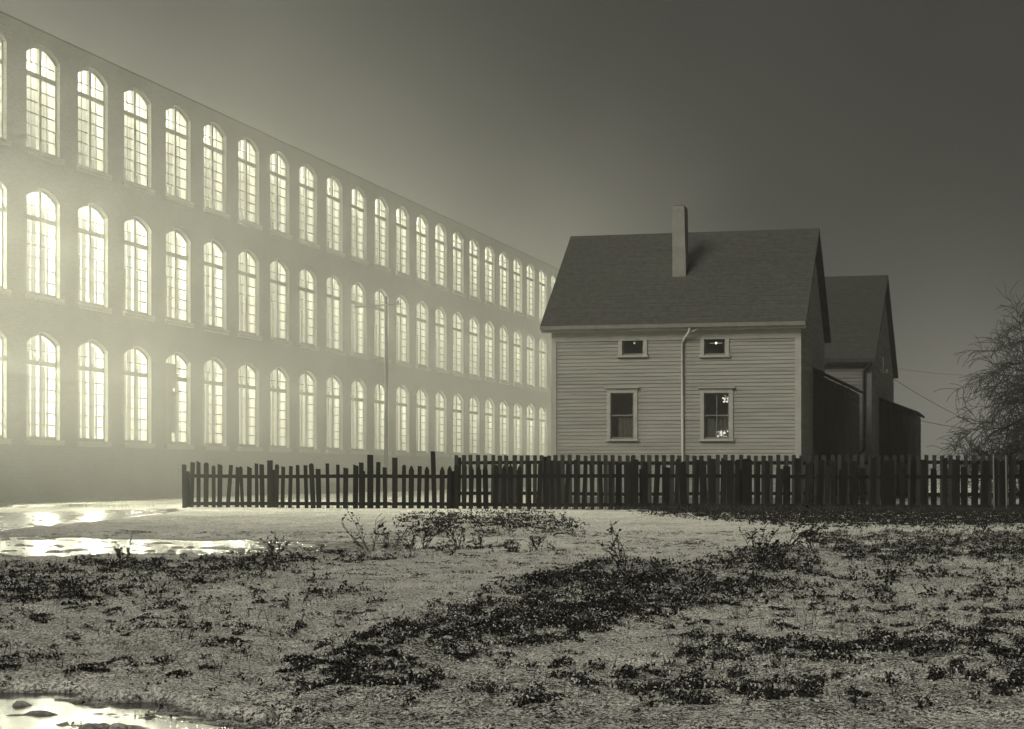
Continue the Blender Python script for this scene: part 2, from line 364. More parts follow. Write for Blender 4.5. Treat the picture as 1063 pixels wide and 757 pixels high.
# standing water: one level sheet that shows wherever the ground dips below it
def build_water():
    mb = MB(); mb.quad((-45, -2, 0), (12, -2, 0), (12, 60, 0), (-45, 60, 0))
    m = bpy.data.materials.new('standing_water'); m.use_nodes = True; t = m.node_tree; p = t.nodes['Principled BSDF']
    p.inputs['Base Color'].default_value = (*g(.02), 1); p.inputs['Roughness'].default_value = .23; p.inputs['IOR'].default_value = 1.33
    c = N(t, 'ShaderNodeTexCoord'); n = N(t, 'ShaderNodeTexNoise'); n.inputs['Scale'].default_value = 5; n.inputs['Detail'].default_value = 4; t.links.new(c.outputs['Object'], n.inputs['Vector'])
    b = N(t, 'ShaderNodeBump'); b.inputs['Strength'].default_value = .5; b.inputs['Distance'].default_value = .01; t.links.new(n.outputs['Fac'], b.inputs['Height']); t.links.new(b.outputs[0], p.inputs['Normal'])
    o = mb.build('water', m); o['kind'] = 'structure'
build_water()

# ------------------------------------------------------------------ the mill
BAY = 3.29; P = 8.72 * BAY; A0 = 16.02 * BAY; WW = 2.10; WH = 3.34; RISE = .35; SILLS = (1.97, 6.42, 10.84); REC = .13
I0, I1 = -4, 22; TOPZ = 14.6
def arch(u, w=WW, h=WH, rise=RISE): return h - rise * (2 * u / w) ** 2
def mill():
    root = thing('brick_mill', 'long three storey brick textile mill whose tall arched windows are all lit', 'mill', (-P, A0, 0))
    wb = MB()
    levels = [(-.3, 5.85), (5.85, 10.25), (10.25, TOPZ)]
    NS = 12
    for i in range(I0, I1 + 1):
        u0 = i * BAY - BAY / 2; u1 = u0 + BAY; c = i * BAY; a = c - WW / 2; b = c + WW / 2
        for r, (z0, z1) in enumerate(levels):
            s = SILLS[r]
            wb.quad((0, a, z0), (0, u0, z0), (0, u0, z1), (0, a, z1)); wb.quad((0, u1, z0), (0, b, z0), (0, b, z1), (0, u1, z1))
            wb.quad((0, b, z0), (0, a, z0), (0, a, s), (0, b, s))
            for k in range(NS):
                p0 = -WW / 2 + WW * k / NS; p1 = p0 + WW / NS; h0 = s + arch(p0); h1 = s + arch(p1)
                wb.quad((0, c + p1, h1), (0, c + p0, h0), (0, c + p0, z1), (0, c + p1, z1))
                wb.quad((0, c + p0, h0), (0, c + p1, h1), (-.4, c + p1, h1), (-.4, c + p0, h0))
            e = s + arch(WW / 2)
            wb.quad((0, a, s), (0, a, e), (-.4, a, e), (-.4, a, s)); wb.quad((0, b, e), (0, b, s), (-.4, b, s), (-.4, b, e))
            wb.quad((0, a, s), (-.4, a, s), (-.4, b, s), (0, b, s))
    y0 = I0 * BAY - BAY / 2; y1 = I1 * BAY + BAY / 2; y2 = y1 + 9 * BAY
    wb.quad((0, y2, -.3), (0, y1, -.3), (0, y1, TOPZ), (0, y2, TOPZ))
    wb.quad((0, y0, -.3), (-22, y0, -.3), (-22, y0, TOPZ), (0, y0, TOPZ)); wb.quad((-22, y2, -.3), (0, y2, -.3), (0, y2, TOPZ), (-22, y2, TOPZ))
    wb.quad((-22, y0, -.3), (-22, y2, -.3), (-22, y2, TOPZ), (-22, y0, TOPZ))
    wb.build('wall', M['brick'], root)
    rb = MB(); rb.box(-22, -.35, y0, y2, TOPZ - .3, TOPZ - .15); rb.build('roof', M['brick'], root)
    ob = MB(); ob.box(-9, -8.8, y0 + .1, y1 - .1, 0, TOPZ - .1); ob.box(-8.79, -.42, y1 - .3, y1 - .1, 0, TOPZ - .1); ob.build('inner_wall', M['plaster'], root)
    for zf in (.9, 5.6, 10.0, 14.6):
        fl = MB(); fl.box(-8.78, -.41, y0 + .12, y1 - .32, zf, zf + .25); fl.build('floor_slab', M['plaster'], root)
    # one window, then copies
    f = MB(); X0, X1 = -REC - .09, -REC; nseg = 10; t = .07; W2 = WW / 2 - .004
    def vbar(u, wd, z0, z1t=None, x0=X0, x1=X1):
        za = arch(u - wd / 2) - .01 if z1t is None else z1t; zb = arch(u + wd / 2) - .01 if z1t is None else z1t
        f.prism([(u - wd / 2, z0), (u + wd / 2, z0), (u + wd / 2, zb), (u - wd / 2, za)], lambda q: (x1, q[0], q[1]), lambda q: (x0, q[0], q[1]))
    def hbar(z, wd, x0=X0, x1=X1):
        f.box(x0, x1, -W2 + .01, W2 - .01, z - wd / 2, z + wd / 2)
    f.box(X0, X1, -W2, -W2 + t, 0.004, arch(W2) - .01); f.box(X0, X1, W2 - t, W2, 0.004, arch(W2) - .01)
    f.box(X0, X1, -W2 + t, W2 - t, .004, .11)
    for k in range(nseg):
        p0 = -W2 + 2 * W2 * k / nseg; p1 = p0 + 2 * W2 / nseg
        f.prism([(p0, arch(p0) - .11), (p1, arch(p1) - .11), (p1, arch(p1) - .004), (p0, arch(p0) - .004)], lambda q: (X1 - .004, q[0], q[1]), lambda q: (X0, q[0], q[1]))
    vbar(0, .15, .1, None, X0, X1 + .02); f.box(X0, X1 + .012, -W2 + .02, W2 - .02, 2.30, 2.45)
    for u in (-.48, .48): vbar(u, .028, .1, None, X0 + .02, X1 - .03)
    for k in range(1, 6): hbar(.11 + (2.30 - .11) * k / 6, .032, X0 + .018, X1 - .028)
    hbar(2.76, .030, X0 + .018, X1 - .028)
    fme = f.mesh('window_frame', M['window_wood'])
    pb = MB(); W3 = W2 - .02
    pb.poly([(X0 + .01, -W3, .05), (X0 + .01, W3, .05)] + [(X0 + .01, W3 - 2 * W3 * k / 10, arch(W3 - 2 * W3 * k / 10) - .06) for k in range(11)])
    pme = pb.mesh('window_glass', M['lit'])
    sb = MB(); sb.box(-.16, .09, -WW / 2 - .12, WW / 2 + .12, -.16, .002); sb.box(-.16, .12, -WW / 2 - .08, WW / 2 + .08, -.05, -.003)
    sme = sb.mesh('sill', M['stone'])
    for i in range(I0, I1 + 1):
        for r in range(3):
            o = bpy.data.objects.new('window', fme); COL.objects.link(o); o.parent = root; o.location = (0, i * BAY, SILLS[r])
            q = bpy.data.objects.new('window_glass', pme); COL.objects.link(q); q.parent = o
            s = bpy.data.objects.new('sill', sme); COL.objects.link(s); s.parent = o
            ld = bpy.data.lights.new('mill_lamp', 'POINT'); ld.energy = LAMP_W * (1 + (.8, 3.4, 4.6)[(r + 1) % 3] * max(0, min(1, (5 - i) / 7)) ** 1.8) * random.uniform(.8, 1.2); ld.color = (1, .99, .78); ld.shadow_soft_size = .12
            lo = bpy.data.objects.new('mill_lamp', ld); COL.objects.link(lo); lo.parent = root; lo.location = (-1.9, i * BAY + .5, SILLS[r] + 2.2)
            if r == 0 and i == 3:
                o['label'] = 'arched window with its near half covered by a patched board'
                b = MB()
                xq = X1 + .03
                for (a, c, z0, z1) in ((-.96, -.02, .42, 1.9), (-.96, -.45, .1, .42), (-.96, -.02, 2.02, 2.34), (-.96, -.3, 1.9, 2.02), (-.96, -.02, 2.34, 2.9)): b.box(xq, xq + .02, a, c, z0, z1)
                b.build('board', M['window_wood'], o)
            if r == 0 and i == 0:
                b = MB(); b.tube([(X1 + .01, -.72, 2.95), (X1 + .01, -.05, 2.42)], .03, 4); b.build('brace', M['window_wood'], o)
            if r == 0 and i == 4:
                b = MB(); b.tube([(X1 + .01, -.8, 3.0), (X1 + .01, -.3, 2.42)], .03, 4); b.tube([(X1 + .01, -.2, 2.95), (X1 + .01, -.55, 2.44)], .02, 4); b.build('brace', M['window_wood'], o)
mill()

# ------------------------------------------------------------------ houses
def siding(mb, p0, p1, z0, z1, out, course=.105, top=None, holes=()):
    """lapped clapboards on a wall between two plan points; 'top' clips to a gable; holes are (a0,a1,z0,z1) along the wall"""
    p0 = Vector(p0); p1 = Vector(p1); L = (p1 - p0).length; d = (p1 - p0) / L; o = Vector(out)
    n = int(math.ceil((z1 - z0) / course))
    for k in range(n):
        a = z0 + k * course; b = min(a + course, z1)
        if top:
            lo, hi = top(a, L); 
            if hi - lo < .05: continue
        else: lo, hi = 0, L
        segs = [(lo, hi)]
        for (h0, h1, q0, q1) in holes:
            if b > q0 + .001 and a < q1 - .001:
                ns = []
                for (s0, s1) in segs:
                    if h1 <= s0 or h0 >= s1: ns.append((s0, s1)); continue
                    if h0 > s0: ns.append((s0, h0))
                    if h1 < s1: ns.append((h1, s1))
                segs = ns
        sag = random.uniform(-.006, .006); sag2 = random.uniform(-.006, .006)
        for (s0, s1) in segs:
            A = p0 + d * s0; B = p0 + d * s1; th = .025 + random.uniform(-.003, .005)
            v = [A + o * th, B + o * th, B + o * .004, A + o * .004]
            zz = [a + sag, a + sag2, b + .006, b + .006]
            mb.quad(*[(v[q].x, v[q].y, zz[q]) for q in range(4)])
            mb.quad((A.x, A.y, a + sag), (B.x, B.y, a + sag2), (v[1].x, v[1].y, a + sag2), (v[0].x, v[0].y, a + sag))

def house_window(parent, xc, Y, z0, w_, h_, kind):
    """front facing window: casing frame with sash, sill, glass"""
    f = MB(); c = .11
    x0, x1 = xc - w_ / 2, xc + w_ / 2; z1 = z0 + h_
    f.box(x0 - c, x0, Y - .05, Y + .02, z0 - .02, z1); f.box(x1, x1 + c, Y - .05, Y + .02, z0 - .02, z1)
    f.box(x0 - c, x1 + c, Y - .052, Y + .02, z1 + .001, z1 + c + .02)
    if kind in ('tall', 'glare'): f.box(x0 - c - .06, x1 + c + .06, Y - .12, Y + .02, z1 + c + .022, z1 + c + .06)
    o = f.build('window', M['trim'], parent)
    s = MB(); s.box(x0 - c - .03, x1 + c + .03, Y - .10, Y + .02, z0 - .085, z0 - .022); s.build('sill', M['trim'], o)
    g_ = MB(); g_.quad((x0, Y + .035, z0 - .02), (x1, Y + .035, z0 - .02), (x1, Y + .035, z1), (x0, Y + .035, z1)); g_.build('window_glass', M['glass'], o)
    b = MB(); t = .03; ys, ye = Y + .005, Y + .033
    b.box(x0, x0 + t, ys, ye, z0 - .02, z1); b.box(x1 - t, x1, ys, ye, z0 - .02, z1); b.box(x0 + t, x1 - t, ys, ye, z1 - t, z1); b.box(x0 + t, x1 - t, ys, ye, z0 - .02, z0 + .03)
    if kind in ('tall', 'glare'):
        b.box(x0 + t, x1 - t, ys - .003, ye, z0 + h_ * .49, z0 + h_ * .49 + .035)
        if kind == 'glare': b.box(xc - .012, xc + .012, ys + .004, ye, z0 + .03, z1 - t)
    b.build('sash', M['trim_dark'], o)
    r = MB(); r.box(x0 - .3, x1 + .3, Y + .9, Y + .95, z0 - .3, z1 + .3); r.build('room_back', M['curtain'], o)
    if kind == 'tall':
        q = MB(); n = 9
        for k in range(n):
            a = x0 + .2 + (w_ - .22) * k / n; q.quad((a, Y + .10 + .02 * (k % 2), z0), (a + w_ / n, Y + .10 + .02 * ((k + 1) % 2), z0), (a + w_ / n, Y + .10 + .02 * ((k + 1) % 2), z0 + h_ * .5), (a, Y + .10 + .02 * (k % 2), z0 + h_ * .47))
        q.build('curtain', M['curtain'], o)
    if kind == 'glare':
        q = MB(); n = 12
        for k in range(n):
            a = x0 + .01 + (w_ - .02) * k / n; q.quad((a, Y + .12 + .02 * (k % 2), z0), (a + w_ / n, Y + .12 + .02 * ((k + 1) % 2), z0), (a + w_ / n, Y + .12 + .02 * ((k + 1) % 2), z0 + h_ * .42 + .05 * math.sin(k)), (a, Y + .12 + .02 * (k % 2), z0 + h_ * .42 + .05 * math.sin(k - 1)))
        q.build('curtain', M['curtain'], o)
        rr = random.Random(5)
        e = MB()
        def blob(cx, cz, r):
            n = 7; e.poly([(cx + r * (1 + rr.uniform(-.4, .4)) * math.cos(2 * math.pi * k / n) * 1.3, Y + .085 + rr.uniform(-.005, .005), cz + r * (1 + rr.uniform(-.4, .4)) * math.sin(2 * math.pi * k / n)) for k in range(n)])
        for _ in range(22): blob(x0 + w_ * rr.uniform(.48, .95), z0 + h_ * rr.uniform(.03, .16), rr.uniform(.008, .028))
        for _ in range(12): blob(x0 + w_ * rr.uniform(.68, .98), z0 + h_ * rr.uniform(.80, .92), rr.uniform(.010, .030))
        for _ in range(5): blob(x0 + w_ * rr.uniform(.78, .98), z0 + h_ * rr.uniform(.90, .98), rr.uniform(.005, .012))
        e.build('painted_glint', M['glare'], o)  # glowing flecks stand in for glare reflected in the pane
    if kind in ('dot', 'cross'):
        e = MB(); zc = z0 + h_ * .6; r = .028 if kind == 'cross' else .03
        e.tube([(xc + .02, Y + .12, zc - r), (xc + .02, Y + .12, zc - r * .5), (xc + .02, Y + .12, zc + r * .5), (xc + .02, Y + .12, zc + r)], [r * .4, r, r, r * .4], 8)
        e.build('lamp_bulb', M['bulb'] if kind == 'cross' else M['bulb_dim'], o)
        if kind == 'cross':
            e2 = MB(); e2.box(xc - .16, xc - .02, Y + .115, Y + .125, zc - .006, zc + .006); e2.box(xc + .06, xc + .20, Y + .115, Y + .125, zc - .006, zc + .006); e2.build('glow_bar', M['bulb_dim'], o)  # dim glowing bars to the left and right of the bulb
    return o

def roof_mesh(x0, x1, ye0, ze0, yr, zr, ye1, ze1, t=.10):
    """gable roof with ridge along X, real thickness, shingle courses as small steps"""
    mb = MB(); n = 34
    for (ya, za, yb, zb) in ((ye0, ze0, yr, zr), (ye1, ze1, yr, zr)):
        L = math.hypot(yb - ya, zb - za); ny = -(zb - za) / L * (1 if yb > ya else -1); nz_ = abs(yb - ya) / L
        for k in range(n):
            f0 = k / n; f1 = (k + 1) / n
            A = (ya + (yb - ya) * f0, za + (zb - za) * f0); B = (ya + (yb - ya) * f1, za + (zb - za) * f1); u = .006
            wig = [random.uniform(-.006, .006) for _ in range(2)]
            p = [(x0, A[0] + ny * u, A[1] + nz_ * u + wig[0]), (x1, A[0] + ny * u, A[1] + nz_ * u + wig[1]), (x1, B[0], B[1]), (x0, B[0], B[1])]
            mb.quad(*p); mb.quad((x0, A[0], A[1]), (x1, A[0], A[1]), p[1], p[0])
        mb.quad((x0, ya, za - t), (x1, ya, za - t), (x1, yb, zb - t), (x0, yb, zb - t))
        mb.quad((x0, ya, za - t), (x1, ya, za - t), (x1, ya, za), (x0, ya, za))
        for x in (x0, x1): mb.quad((x, ya, za - t), (x, yb, zb - t), (x, yb, zb), (x, ya, za))
    return mb

def main_house():
    F = 53.0; XL, XR = -12.55, -5.42; ze = 5.20; zr = 8.27; yr = 56.70; YB = 2 * yr - F
    root = thing('wooden_house', 'pale clapboard house with steep dark roof, white chimney and four small front windows', 'house', ((XL + XR) / 2, F, 0))
    def place(o): o.location = Vector(o.location) - root.location; return o
    zc = 4.98                                  # top of the front wall
    wins = []
    def wspec(pxa, pxb, pya, pyb, kind):
        xa, xb = x_at(pxa, F), x_at(pxb, F); z1 = h_at(pya, (xa + xb) / 2, F); z0 = h_at(pyb, (xa + xb) / 2, F)
        wins.append(((xa + xb) / 2, z0, xb - xa, z1 - z0, kind))
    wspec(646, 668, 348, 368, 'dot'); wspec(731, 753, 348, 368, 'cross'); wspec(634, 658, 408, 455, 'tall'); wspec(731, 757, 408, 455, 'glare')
    mb = MB()
    holes = [(c - w_ / 2 - .05 - XL, c + w_ / 2 + .05 - XL, z - .04, z + h + .05) for (c, z, w_, h, k) in wins]
    siding(mb, (XL, F), (XR, F), .25, zc, (0, -1), .105, None, holes)
    rise = (zr - ze) / (yr - F + .25)
    def gable(z, L):
        if z < zc: return 0, L
        q = (z - zc) / rise; return q, L - q
    siding(mb, (XR, F), (XR, YB), .25, zr - .15, (1, 0), .105, gable)
    siding(mb, (XL, YB), (XL, F), .25, zr - .15, (-1, 0), .105, gable)
    siding(mb, (XR, YB), (XL, YB), .25, zc, (0, 1), .2)
    # sheathing behind boards
    for x in (XL, XR):
        mb.poly([(x, F, -.2), (x, YB, -.2), (x, YB, zc), (x, yr, zr - .2), (x, F, zc)])
    place(mb.build('wall', M['siding'], root))
    fb = MB()
    fb.box(XL + .01, XR - .01, F + .01, F + .2, -.2, .25); place(fb.build('foundation', M['trim_dark'], root))
    for x0, x1 in ((XL - .03, XL + .12), (XR - .14, XR + .03)):
        c = MB(); c.box(x0, x1, F - .04, F + .10, .1, zc - .002); place(c.build('corner_board', M['trim'], root))
    c = MB(); c.box(XL - .02, XR + .02, F - .045, F + .02, zc - .24, zc + .02); c.box(XL - .28, XR + .18, F - .26, F + .02, zc + .022, zc + .10); place(c.build('cornice', M['trim'], root))
    c = roof_mesh(XL - .30, XR + .20, F - .30, ze, yr, zr, YB + .30, ze, .10); place(c.build('roof', M['roof'], root))
    # gutter under the eave and the downspout
    c = MB(); c.box(XL - .29, XR + .18, F - .36, F - .302, ze - .13, ze - .02); place(c.build('gutter', M['trim_dark'], root))
    xd = x_at(709, F); c = MB()
    c.tube([(x_at(718, F), F - .33, ze - .16), (x_at(717, F), F - .28, ze - .26), (xd + .05, F - .09, ze - .42), (xd, F - .075, ze - .60), (xd, F - .075, 2.0), (xd + .01, F - .075, .4), (xd, F - .18, .2)], .038, 7)
    c.tube([(x_at(727, F), F - .30, ze - .17), (x_at(716, F), F - .26, ze - .30)], .02, 5)
    place(c.build('downspout', M['metal_pipe'], root, True))
    # chimney
    xa, xb = x_at(698, 54.7), x_at(712, 54.7); mb = MB(); zt = h_at(214, (xa + xb) / 2, 54.7)
    prof = lambda z, k, s: [(xa + s * .012 + (-.02 if z > 8 else 0), 54.68), (xb - s * .012 + (-.02 if z > 8 else 0), 54.68), (xb - s * .012, 55.18), (xa + s * .012, 55.18)]
    lv = [(6.3, 0), (7.2, .3), (8.2, 1.2), (zt - .16, 1.8), (zt - .05, 2.2), (zt, 3.6)]; rings = []
    for z, s in lv: rings.append([(x, y, z) for x, y in prof(z, 0, s)])
    for a, b in zip(rings, rings[1:]):
        for k in range(4): mb.quad(a[k], a[(k + 1) % 4], b[(k + 1) % 4], b[k])
    mb.poly(rings[-1]); ch = place(mb.build('chimney', M['chimney'], root)); 
    fl = MB(); cx_, cy_ = (xa + xb) / 2, 54.93; fl.box(cx_ - .12, cx_ + .12, cy_ - .14, cy_ + .14, zt + .002, zt + .03); place(fl.build('chimney_flue', M['dark_in'], ch)).location = Vector((0, 0, 0))
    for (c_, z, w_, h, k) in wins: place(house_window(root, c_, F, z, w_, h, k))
    # side lean-to against the gable wall
    L = MB(); x0, x1 = XR + .03, -4.32; y0, y1 = 56.6, 60.3
    siding(L, (x0, y0), (x1, y0), .1, 3.45, (0, -1), .12); siding(L, (x1, y0), (x1, y1), .1, 3.42, (1, 0), .12)
    L.poly([(x0, y0, .1), (x1, y0, .1), (x1, y0, 3.44), (x0, y0, 3.95)]); L.poly([(x1, y0, .1), (x1, y1, .1), (x1, y1, 3.44), (x1, y0, 3.44)])
    L.poly([(x0, y1, .1), (x1, y1, .1), (x1, y1, 3.44), (x0, y1, 3.95)])
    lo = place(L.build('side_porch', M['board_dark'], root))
    L = MB(); L.prism([(x0, 4.02), (x1 + .16, 3.42), (x1 + .16, 3.50), (x0, 4.10)], lambda q: (q[0], y0 - .15, q[1]), lambda q: (q[0], y1 + .15, q[1]))
    q = place(L.build('porch_roof', M['roof_dark'], lo)); q.location = (0, 0, 0)
    for o in root.children_recursive:            # sub-parts sit in their part's frame
        if o.parent is not root: o.location = (0, 0, 0)
main_house()

def rear_house():
    F = 63.3; XR = -4.15; XL = -13.5; ze = h_at(372, -4.1, 63.0); yr = 70.2; zr = h_at(286.5, -4.1, 70.5); YB = 77.0
    root = thing('wooden_house', 'darker clapboard house standing half hidden behind the first one, with a plain dark roof', 'house', ((XL + XR) / 2, F, 0))
    def place(o, par=True): o.location = Vector(o.location) - root.location; return o
    zc = ze - .18; mb = MB()
    siding(mb, (XL, F), (XR, F), .2, zc, (0, -1), .115)
    rise = (zr - ze) / (yr - F + .3)
    siding(mb, (XR, F), (XR, YB), .2, zr - .2, (1, 0), .115, lambda z, L: (0, L) if z < zc else ((z - zc) / rise, L - (z - zc) / rise))
    for x in (XL, XR): mb.poly([(x, F, -.2), (x, YB, -.2), (x, YB, zc), (x, yr, zr - .25), (x, F, zc)])
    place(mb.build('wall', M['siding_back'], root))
    c = MB(); c.box(XR - .13, XR + .03, F - .04, F + .1, .1, zc); place(c.build('corner_board', M['trim_dark'], root))
    c = MB(); c.box(XL, XR + .12, F - .22, F + .02, zc + .002, zc + .08); place(c.build('cornice', M['trim_dark'], root))
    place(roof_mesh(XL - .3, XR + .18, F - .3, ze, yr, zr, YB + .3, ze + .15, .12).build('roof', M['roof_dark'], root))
    xd = x_at(897, F); c = MB(); c.tube([(xd + .25, F - .30, ze - .1), (xd + .2, F - .2, ze - .22), (xd, F - .1, ze - .4), (xd, F - .09, 1.75), (xd - .15, F - .12, 1.55), (xd - .3, F - .12, 1.50)], .05, 6); place(c.build('downspout', M['pole'], root, True))
    # service bracket with insulators at the gable corner
    xb = x_at(917, 64.5) ; c = MB()
    zt, zb = h_at(371, xb, 64.5), h_at(388, xb, 64.5)
    c.box(xb - .02, xb + .02, 64.4, 64.45, zb, zt); c.box(xb - .14, xb + .14, 64.39, 64.44, zb + .02, zb + .06)
    o = place(c.build('wire_bracket', M['metal_pipe'], root))
    for dx in (-.12, 0, .12):
        k = MB(); k.tube([(xb + dx, 64.41, zb + .06), (xb + dx, 64.41, zb + .12), (xb + dx, 64.41, zb + .15)], [.03, .035, .015], 7); k.build('insulator', M['metal_pipe'], o)
    # lean-to shed on the gable side
    x0, x1 = XR + .03, x_at(955, 72.5); y0, y1 = 67.5, 73.0; z0r = h_at(416, x0, 68); z1r = h_at(431, x1, 70)
    L = MB(); siding(L, (x0, y0), (x1, y0), .1, z1r - .04, (0, -1), .2); siding(L, (x1, y0), (x1, y1), .1, z1r - .04, (1, 0), .2)
    L.poly([(x0, y0, .0), (x1, y0, .0), (x1, y0, z1r), (x0, y0, z0r)]); L.poly([(x1, y0, 0), (x1, y1, 0), (x1, y1, z1r), (x1, y0, z1r)]); L.poly([(x0, y1, 0), (x1, y1, 0), (x1, y1, z1r), (x0, y1, z0r)])
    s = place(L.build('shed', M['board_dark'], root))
    L = MB(); sl = (z0r - z1r) / (x1 - x0); L.prism([(x0, z0r + .02), (x1 + .15, z1r + .02 - sl * .15), (x1 + .15, z1r + .10 - sl * .15), (x0, z0r + .10)], lambda q: (q[0], y0 - .2, q[1]), lambda q: (q[0], y1 + .2, q[1]))
    L.build('shed_roof', M['roof_dark'], s)
rear_house()

# ------------------------------------------------------------------ picket fences
def picket(w_, h, style, lean, t=.022, z0=.04):
    mb = MB(); a = w_ / 2
    if style == 'point': prof = [(-a, z0), (a, z0), (a, h - w_ * .9), (a * .25, h - .01), (-a * .2, h), (-a, h - w_ * .9)]
    elif style == 'round': prof = [(-a, z0), (a, z0), (a, h - .05), (a * .6, h - .01), (0, h), (-a * .6, h - .012), (-a, h - .05)]
    elif style == 'slant': prof = [(-a, z0), (a, z0), (a, h - random.uniform(.01, .05)), (-a, h)]
    else: prof = [(-a, z0), (a * .97, z0), (a, h * .5), (a * .96, h - random.uniform(0, .012)), (-a, h)]
    prof = [(x + lean * z, z) for x, z in prof]
    mb.prism(prof, lambda q: (q[0], -t / 2, q[1]), lambda q: (q[0], t / 2, q[1]))
    return mb
def fence(name, label, Yf, px0, px1, railz, hfun, spacing, matp, wfun, sfun, special=(), posts=2.4, nmax=100, rear_rail=False, low=.30):
    xs = x_at(px0, Yf); xe = x_at(px1, Yf)
    root = thing(name, label, 'fence', (xs, Yf, 0))
    gz = lambda x: float(ground_h(np.array([x]), np.array([Yf]))[0])
    x = xs + .05; n = 0; extra = MB(); sp = list(special)
    while x < xe:
        px = CX + FPX * math.tan(math.atan2(x, Yf) + TH)
        w_ = wfun(px); h = hfun(px); st = sfun(px); lean = random.gauss(0, .026 if nmax == 100 and Yf < 46 else .008)
        for s_ in sp[:]:
            if px >= s_[0]:
                w_, h, st, lean = s_[1], s_[2], s_[3], s_[4]; sp.remove(s_); break
        m = picket(w_, h, st, lean); bz = max(gz(x) - .03, 0) if True else 0
        m.v = [(a + x - xs, b + random.uniform(-.002, .002) - .015, c) for a, b, c in m.v]
        if n < nmax: m.build('picket', matp, root)
        else:
            k = len(extra.v); extra.v += m.v; extra.f += [tuple(k + q for q in f) for f in m.f]
        n += 1
        x += max(spacing * (random.uniform(.72, 1.28) if Yf < 46 else random.uniform(.93, 1.07)), w_ + .02)
    if extra.v: o = extra.build('picket_row', matp, root); o['kind'] = 'stuff'
    # rails in lengths, a little out of true
    for zr_, dy in ((railz, .035), (low, .035)):
        a = 0; z = zr_ + random.uniform(-.01, .01)
        while a < xe - xs - .1:
            b = min(a + posts, xe - xs); z2 = zr_ + random.uniform(-.02, .02); m = MB()
            m.prism([(0, z - .045), (0, z + .045)] and [(-.02, -.045), (.02, -.045), (.02, .045), (-.02, .045)], lambda q: (a, dy + q[0], z + q[1]), lambda q: (b - .004, dy + q[0], z2 + q[1]))
            m.build('rail', M['rail'], root); a = b; z = z2
    a = .06
    while a < xe - xs:
        m = MB(); ln = random.uniform(-.02, .02); zt = railz + .12 + random.uniform(0, .06)
        m.prism([(-.055, -.055), (.055, -.055), (.055, .055), (-.055, .055)], lambda q: (a + q[0], .115 + q[1], -.1), lambda q: (a + q[0] + ln, .115 + q[1], zt)); m.build('post', M['rail'], root); a += posts
    return root
YF = 45.0
hz = lambda py, px: h_at(py, x_at(px, YF), YF)
def hf(px):
    if px < 420: return hz(random.choice([481, 483, 482, 480, 484, 486]), px) + random.uniform(-.03, .04)
    if px < 540: return hz(random.choice([482, 484, 484]), px) + random.uniform(-.02, .02)
    if px < 640: return hz(random.choice([478, 478, 488, 480]), px) + random.uniform(-.03, .02)
    return hz(random.choice([478, 477, 480, 486, 479]), px) + random.uniform(-.02, .05)
def sf(px):
    if px < 420: return random.choice(['flat', 'flat', 'slant', 'round'])
    if px < 545: return random.choice(['point', 'point', 'point', 'flat'])
    return random.choice(['flat', 'flat', 'slant', 'round'])
wf = lambda px: random.uniform(.085, .135) if px < 640 else random.uniform(.11, .18)
specials = [(275, .15, hz(478, 275), 'flat', 0), (372, .12, hz(480, 372), 'flat', 0), (378, .16, hz(472, 378), 'flat', .0), (403, .14, hz(475, 403), 'flat', .0), (443, .12, hz(468.5, 443), 'flat', -.03), (655, .15, hz(477, 655), 'flat', 0), (766, .24, hz(476, 766), 'round', 0)]
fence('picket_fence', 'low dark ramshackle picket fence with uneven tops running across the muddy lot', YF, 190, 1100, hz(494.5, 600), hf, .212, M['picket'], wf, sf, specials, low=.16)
YB2 = 48.5
hz2 = lambda py, px: h_at(py, x_at(px, YB2), YB2)
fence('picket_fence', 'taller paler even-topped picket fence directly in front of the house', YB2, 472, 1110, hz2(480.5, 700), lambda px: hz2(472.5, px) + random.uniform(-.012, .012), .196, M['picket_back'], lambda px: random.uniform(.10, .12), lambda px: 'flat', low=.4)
# two pale stakes leaning on the fence at the right
for px, lb in ((1032, 'pale thin stake on the dark fence, nearer the middle of the picture'), (1045, 'pale thin stake on the dark fence, nearer the bare tree')):
    x = x_at(px, YF); m = MB(); m.prism([(-.016, -.01), (.016, -.01), (.016, .01), (-.016, .01)], lambda q: (q[0], q[1], 0), lambda q: (q[0] - .02, q[1], 1.36)); o = m.build('stake', M['siding_back'], loc=(x, YF - .06, .0)); tag(o, lb, 'stake', 'stakes at the right of the fence')

# ------------------------------------------------------------------ utility pole and wires
def pole():
    Y = 79.0; x = x_at(400.5, Y); zt = h_at(308, x, Y); za = h_at(318, x, Y)
    root = thing('utility_pole', 'thin wooden utility pole with one crossarm standing in front of the lit mill', 'utility pole', (x, Y, 0))
    m = MB(); m.tube([(0, 0, -.2), (.01, 0, 3), (.03, 0, 6), (.0, 0, zt)], [.10, .09, .08, .07], 8); m.build('pole_shaft', M['pole'], root, True)
    m = MB(); m.prism([(-.04, -.035), (.04, -.035), (.04, .035), (-.04, .035)], lambda q: (-1.45, -.12 + q[0], za - .02 + q[1]), lambda q: (.75, -.12 + q[0], za + .08 + q[1])); m.build('crossarm', M['pole'], root)
    for u in (-1.35, -.8, .6):
        m = MB(); m.tube([(u, -.12, za + .05), (u, -.12, za + .16), (u, -.12, za + .24)], [.02, .05, .02], 6); m.build('insulator', M['pole'], root)
pole()
def wire(a, b, sag, lb, r=.014):
    a = Vector(a); b = Vector(b); pts = []
    for k in range(17):
        t = k / 16; p = a.lerp(b, t); p.z -= sag * 4 * t * (1 - t); pts.append(p - a)
    m = MB(); m.tube(pts, r, 4); o = m.build('overhead_wire', M['wire'], loc=a); tag(o, lb, 'wire', 'wires running off to the right')
